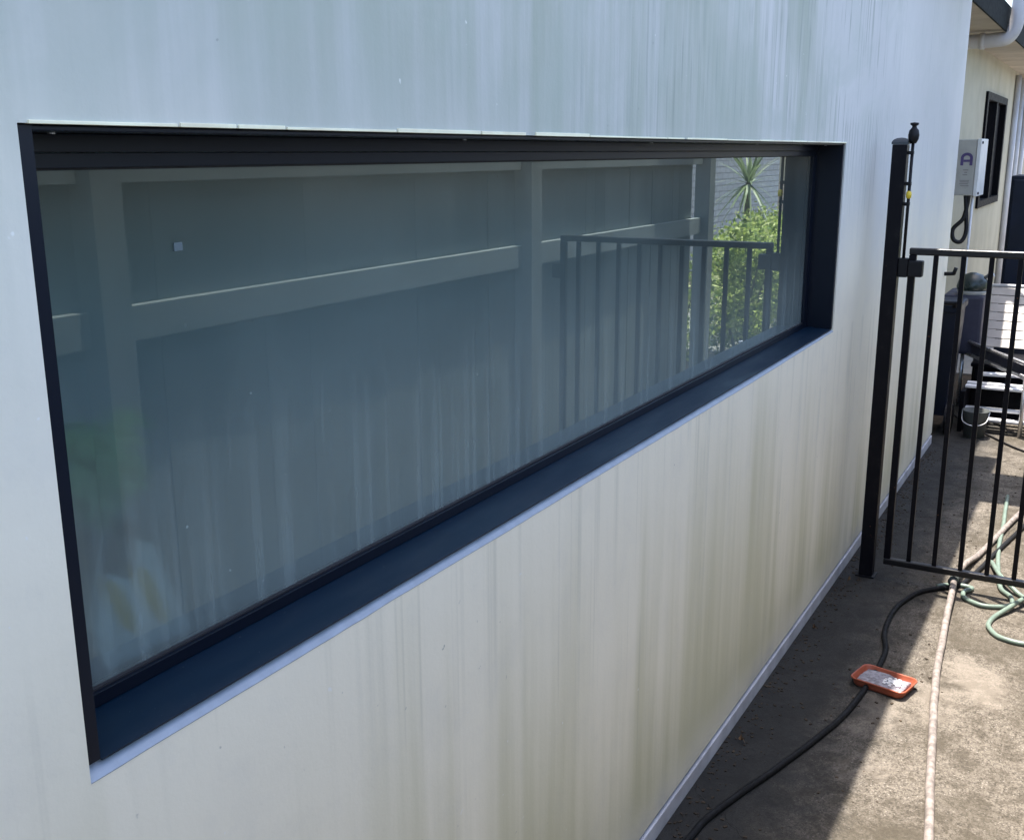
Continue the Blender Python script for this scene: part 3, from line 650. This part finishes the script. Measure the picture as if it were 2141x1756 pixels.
# strap lounger with aluminium frame, standing across the path
lg = thing('sun_lounger', 'pale strap sun lounger with raised back and aluminium frame beyond the gate', 'sun lounger', (7.1, -.4, 0))
A = Vector((7.22, .0, .345)); Bp = Vector((6.50, -.42, .345)); ext = (Bp - A).normalized(); Cc = Bp + ext * .35
bk = Vector((-ext.y, ext.x, 0)); bk = bk if bk.x > 0 else -bk
bm = B()
for dz in (0, .078): tube(bm, [A + Vector((0, 0, dz)), Cc + Vector((0, 0, dz))], .011, 10)
tube(bm, [A + bk * .5 + Vector((0, 0, .078)), Cc + bk * .5 + Vector((0, 0, .078))], .011, 10)
part('frame', bm, 'steel', lg, True)
bm = B(); bmesh.ops.recalc_face_normals(bm, faces=bm.faces)
o_ = bk * .012
vs = [A + o_ + Vector((0, 0, .01)), Cc + o_ + Vector((0, 0, .01)), Cc + o_ + Vector((0, 0, .07)), A + o_ + Vector((0, 0, .07))]
r0 = [bm.verts.new(v) for v in vs]; r1 = [bm.verts.new(v + bk * .01) for v in vs]; bm.faces.new(r0); bm.faces.new(r1[::-1])
for i in range(4): bm.faces.new((r0[i], r0[(i + 1) % 4], r1[(i + 1) % 4], r1[i]))
part('side_panel', bm, 'slate', lg)
bm = B(); nS = 7
for k in range(nS):                       # straps of the raised back, running across the path
    t0 = k / nS; t1 = (k + .90) / nS
    x0_, x1_ = 7.42 + .42 * t0, 7.42 + .42 * t1; z0_, z1_ = .36 + .34 * t0, .36 + .34 * t1
    a = [(x0_, -.06, z0_), (x0_, -1.0, z0_), (x1_, -1.0, z1_), (x1_, -.06, z1_)]
    f0 = [bm.verts.new(p) for p in a]; f1 = [bm.verts.new((p[0] + .003, p[1], p[2] - .004)) for p in a]
    bm.faces.new(f0); bm.faces.new(f1[::-1])
    for i in range(4): bm.faces.new((f0[i], f0[(i + 1) % 4], f1[(i + 1) % 4], f1[i]))
part('strap', bm, 'strap', lg)
bm = B(); tube(bm, [Vector((7.845, -.05, .705)), Vector((7.845, -1.0, .705))], .012, 10); tube(bm, [Vector((7.41, -.05, .35)), Vector((7.845, -.05, .705))], .012, 10); tube(bm, [Vector((7.41, -1.0, .35)), Vector((7.845, -1.0, .705))], .012, 10)
part('back_frame', bm, 'white', lg, True)
for p in (A, Bp, A + bk * .5, Cc + bk * .5, Vector((7.84, -.06, .69)), Vector((7.84, -.98, .69))):
    bm = B(); tube(bm, [Vector((p.x, p.y, 0)), Vector((p.x, p.y, p.z))], .012, 8); part('leg', bm, 'steel', lg, True)
# low slatted step
stp = thing('slatted_step', 'low step of white slats on dark sides under the lounger', 'step', (6.75, -.4, 0))
for x_, z_ in ((6.60, .258), (6.68, .262), (6.60, .13), (6.52, .085)):
    bm = B(); box(bm, x_, x_ + .055, -.95, -.10, z_ - .014, z_, .003, Matrix.Translation((x_, -.5, 0)) @ Matrix.Rotation(R(random.uniform(-2.5, 2.5)), 4, 'Z') @ Matrix.Translation((-x_, .5, 0))); part('slat', bm, 'white', stp)
for y_ in (-.10, -.95):
    bm = B(); box(bm, 6.50, 6.80, y_ - .012, y_ + .012, 0.0, .24, .003); part('side_panel', bm, 'dark', stp)
bm = B(); box(bm, 6.76, 6.79, -.93, -.12, .02, .24); part('back_panel', bm, 'dark', stp)
cr = thing('gap_filler', 'added black crate pushed under the sun lounger', 'filler', (7.1, -.45, 0))  # black box added to darken this gap and hide the pale floor
bm = B(); box(bm, 6.98, 7.40, -.98, -.10, 0.0, .30, .01); part('filler_body', bm, 'dark', cr)
bm = B(); box(bm, 6.96, 7.42, -1.0, -.08, .302, .325, .006); part('filler_rim', bm, 'dark', cr)
for k, (x_, y0, y1, z_, rz, lb) in enumerate(((6.90, -.80, -.16, .285, 9, 'loose white board lying askew on top of the slatted step'),)):
    bm = B(); box(bm, -.03, .03, (y0 - y1) / 2, (y1 - y0) / 2, -.008, .008, .002, Matrix.Rotation(R(rz), 4, 'Z'))
    tag(obj('loose_board', bm, 'white', None, False, (x_, (y0 + y1) / 2, z_)), lb, 'board')
bm = B(); tube(bm, [Vector((0, .0, 0)), Vector((0, -.05, .004))], .010, 8); tube(bm, [Vector((0, -.045, .0)), Vector((0, -.055, .035))], .010, 8)
tag(obj('wall_hook', bm, 'gate2', None, True, (6.06, -.001, .95)), 'small black hook on the white wall behind the gate', 'hook')
# dark cabinet filling the far end
cbn = thing('storage_cabinet', 'dark navy storage cabinet at the far right behind the lounger', 'cabinet', (9.2, -.5, 0))
bm = B(); box(bm, 9.0, 9.5, -1.15, -.02, 0, 1.40, .01); part('body', bm, 'navy', cbn)
bm = B(); box(bm, 8.98, 8.999, -.57, -.04, .05, 1.37, .006); part('door', bm, 'navy', cbn)
bm = B(); tube(bm, [Vector((8.965, -.50, .8)), Vector((8.965, -.50, 1.0))], .008, 8); part('handle', bm, 'steel', cbn, True)
bk_ = thing('grey_bucket', 'grey plastic bucket in the shade behind the gate', 'bucket', (6.42, -.20, 0))
bm = B(); lathe(bm, [(.055, 0), (.07, .15), (.074, .155), (.068, .155), (.055, .02), (0, .015)], (6.42, -.19, 0), 24); part('bucket_body', bm, 'greyp', bk_, True)
bm = B(); tube(bm, catmull([(6.42, -.262, .15), (6.36, -.25, .10), (6.34, -.19, .08), (6.36, -.13, .10), (6.42, -.118, .15)], 6), .003, 6); part('handle', bm, 'white', bk_, True)
# beam overhead, above the frame, that shades a band of the path
pb = thing('overhead_beam', 'wide painted beam spanning the path above the gate', 'beam', (5.7, -.6, 2.55))
bm = B(); box(bm, 5.37, 5.88, -1.3, -.032, 2.56, 2.70, .01); part('beam', bm, 'gutter', pb)
# ================================================================= HOSES, CORD, TRAY
def hose(name, label, pts, r, mat, zs=None):
    P = catmull([(x, y, (zs[i] if zs else r)) for i, (x, y) in enumerate(pts)], 8)
    # nothing lies perfectly smooth
    for i, p in enumerate(P): p.x += .002 * noise.noise(p * 9); p.y += .002 * noise.noise(p * 9 + Vector((5, 5, 5)))
    c = P[0].copy(); bm = B(); tube(bm, [p - c for p in P], r, 14)
    return tag(obj(name, bm, mat, None, True, c), label, 'hose', 'hoses lying on the path')
hose('pressure_hose', 'thick black hose curving along the shaded foot of the wall',
     [(1.5, .0 - .02), (1.75, -.035), (1.931, -.051), (2.13, -.076), (2.22, -.086), (2.382, -.13), (2.549, -.18), (2.742, -.233), (2.929, -.27), (3.093, -.284), (3.266, -.29), (3.383, -.284), (3.489, -.259), (3.614, -.25), (3.688, -.25), (3.785, -.263), (3.909, -.299), (3.978, -.35), (4.053, -.421), (4.155, -.445), (4.23, -.462), (4.404, -.490), (4.627, -.528), (4.857, -.570), (4.972, -.588), (5.296, -.645), (5.8, -.75)], .0088, 'hose_b')
hose('drain_hose', 'pale pinkish hose running straight along the sunlit concrete',
     [(1.7, -.66), (2.23, -.587), (2.404, -.567), (2.749, -.52), (3.193, -.464), (3.549, -.435), (3.984, -.407), (4.1, -.405), (4.25, -.42), (4.406, -.445), (4.682, -.488), (4.944, -.528), (5.324, -.593), (5.8, -.69)], .0115, 'hose_p',
     [.0125] * 5 + [.014, .034, .036, .03, .013, .013, .013, .013, .013])
hose('garden_hose', 'mint green garden hose looping in coils under the gate',
     [(4.005, -.35), (4.037, -.385), (4.056, -.43), (4.045, -.466), (4.0, -.445), (3.95, -.448), (3.914, -.481), (3.897, -.524), (3.918, -.576), (3.959, -.607), (4.029, -.598), (4.094, -.559), (4.245, -.535), (4.431, -.517), (4.603, -.503), (4.862, -.494), (5.3, -.47)], .0085, 'hose_g',
     [.0085] * 2 + [.0085, .0085, .0088, .0088] + [.0085] * 5 + [.0095, .012] + [.0085] * 4)
hose('garden_hose', 'second green hose bending in a wide curve at the right edge',
     [(4.35, -.50), (4.19, -.545), (4.106, -.585), (4.06, -.63), (4.017, -.68), (4.03, -.76), (4.10, -.80), (4.12, -.74), (4.085, -.684), (3.997, -.646), (3.913, -.611), (3.817, -.567), (3.748, -.554), (3.707, -.561), (3.657, -.589), (3.637, -.629), (3.634, -.675), (3.655, -.75), (3.72, -.86)], .0085, 'hose_g',
     [.014, .026, .026] + [.0085] * 4 + [.012, .018, .026, .022] + [.0085] * 8)
c = Vector((6.95, 0, 0)); P = catmull([(6.95, .02, .02), (6.667, -.127, .006), (6.437, -.283, .006), (6.193, -.47, .006), (6.0, -.75, .006)], 8)
bm = B(); tube(bm, [p - P[0] for p in P], .006, 8)
tag(obj('power_cable', bm, 'gate2', None, True, P[0]), 'thin black cable crossing the path behind the gate', 'cable')

for k, (x_, y_) in enumerate(((4.0, -.4055),)):
    bm = B(); tube(bm, [Vector((-.05, .006, .034)), Vector((.05, -.004, .035))], .0165, 14); tube(bm, [Vector((-.012, .0015, .0345)), Vector((.012, -.0015, .0345))], .019, 8)
    tag(obj('hose_coupling', bm, 'greyp', None, True, (x_ + .06, y_, .0)), 'grey coupling on the pale hose under the gate', 'hose fitting')
tr = thing('orange_tray', 'small orange plastic tray lying half in the sun on the concrete', 'tray', (3.13, -.325, .0), rz=R(-103))
TL, TW = .084, .058
def rr(hx, hy, r, z, n=5):
    out = []
    for cx, cy, a0 in ((hx - r, hy - r, 0), (-hx + r, hy - r, 90), (-hx + r, -hy + r, 180), (hx - r, -hy + r, 270)):
        for k in range(n + 1):
            a = R(a0 + 90 * k / n); out.append((cx + r * math.cos(a), cy + r * math.sin(a), z))
    return out
bm = B(); prof = [(.86, .003), (.88, .000), (.93, .006), (.965, .021), (1.0, .025), (1.02, .0225), (1.025, .0245), (1.0, .028), (.965, .025), (.925, .008), (.86, .0065)]
rings = [[bm.verts.new(p) for p in rr(TL * s, TW * s, .020, z)] for s, z in prof]
m_ = len(rings[0])
for i in range(len(rings) - 1):
    for k in range(m_): bm.faces.new((rings[i][k], rings[i][(k + 1) % m_], rings[i + 1][(k + 1) % m_], rings[i + 1][k]))
bm.faces.new(rings[0][::-1]); bm.faces.new(rings[-1])
lift = [v for v in bm.verts if v.co.x > TL * .5]
for v in lift: v.co.z += (v.co.x - TL * .5) * .05
obj('tray_body', bm, 'orange', tr, True)
pd = thing('scouring_pad', 'worn grey scouring pad with white powder resting in the orange tray', 'scouring pad', (3.13, -.325, .0), rz=tr.rotation_euler.z)
bm = B(); box(bm, -.070, .068, -.046, .046, .0082, .019, .004)
bmesh.ops.subdivide_edges(bm, edges=bm.edges, cuts=5, use_grid_fill=True)
for v in bm.verts:
    if v.co.z > .016: v.co.z += .006 * noise.noise(v.co * 55)
obj('pad', bm, 'rag', pd)
bm = B(); 
for k in range(60):
    a = random.uniform(0, 6.28); r = random.uniform(0, .027); s = random.uniform(.002, .005)
    box(bm, .028 + r * math.cos(a) - s, .028 + r * math.cos(a) + s, r * math.sin(a) * 1.1 - s, r * math.sin(a) * 1.1 + s, .0192, .0222 + s * .5)
obj('powder_heap', bm, 'powder', pd)
for k, (x_, y_, lb) in enumerate(((2.62, -.035, 'curled brown leaf at the wall foot nearest the camera'), (3.42, -.05, 'curled brown leaf at the wall foot beyond the orange tray'), (2.38, -.70, 'curled brown leaf in the sun right of the pale hose'), (3.90, -.045, 'curled brown leaf against the base of the gate post'), (4.75, -.30, 'curled brown leaf in the shade behind the gate'))):
    bm = B(); a = random.uniform(0, 6.28); L = random.uniform(.022, .034)
    P = [Vector((math.cos(a) * L * t, math.sin(a) * L * t, .003 + .010 * math.sin(3.1 * t))) for t in (0, .2, .4, .6, .8, 1)]
    ribbon(bm, P, lambda t: .001 + .016 * math.sin(math.pi * t) ** .8)
    tag(obj('dry_leaf', bm, 'leafb', None, False, (x_, y_, .001)), lb, 'leaf', 'dry leaves on the path')
# leaf litter and grit against the wall foot
bm = B()
for k in range(900):
    x = random.uniform(1.6, 6.0); y = -abs(random.gauss(0, .045)) - .008 if random.random() < .7 else random.uniform(-.5, -.02)
    s = random.uniform(.0015, .005); a = random.uniform(0, 3.14)
    m4 = Matrix.Translation((x, y, s * .35)) @ Matrix.Rotation(a, 4, 'Z')
    box(bm, -s, s, -s * .6, s * .6, -s * .3, s * .3, mat=m4)
o = obj('grit', bm, 'bark'); o['kind'] = 'stuff'; tag(o, 'dark grit and leaf crumbs scattered along the foot of the wall', 'grit')
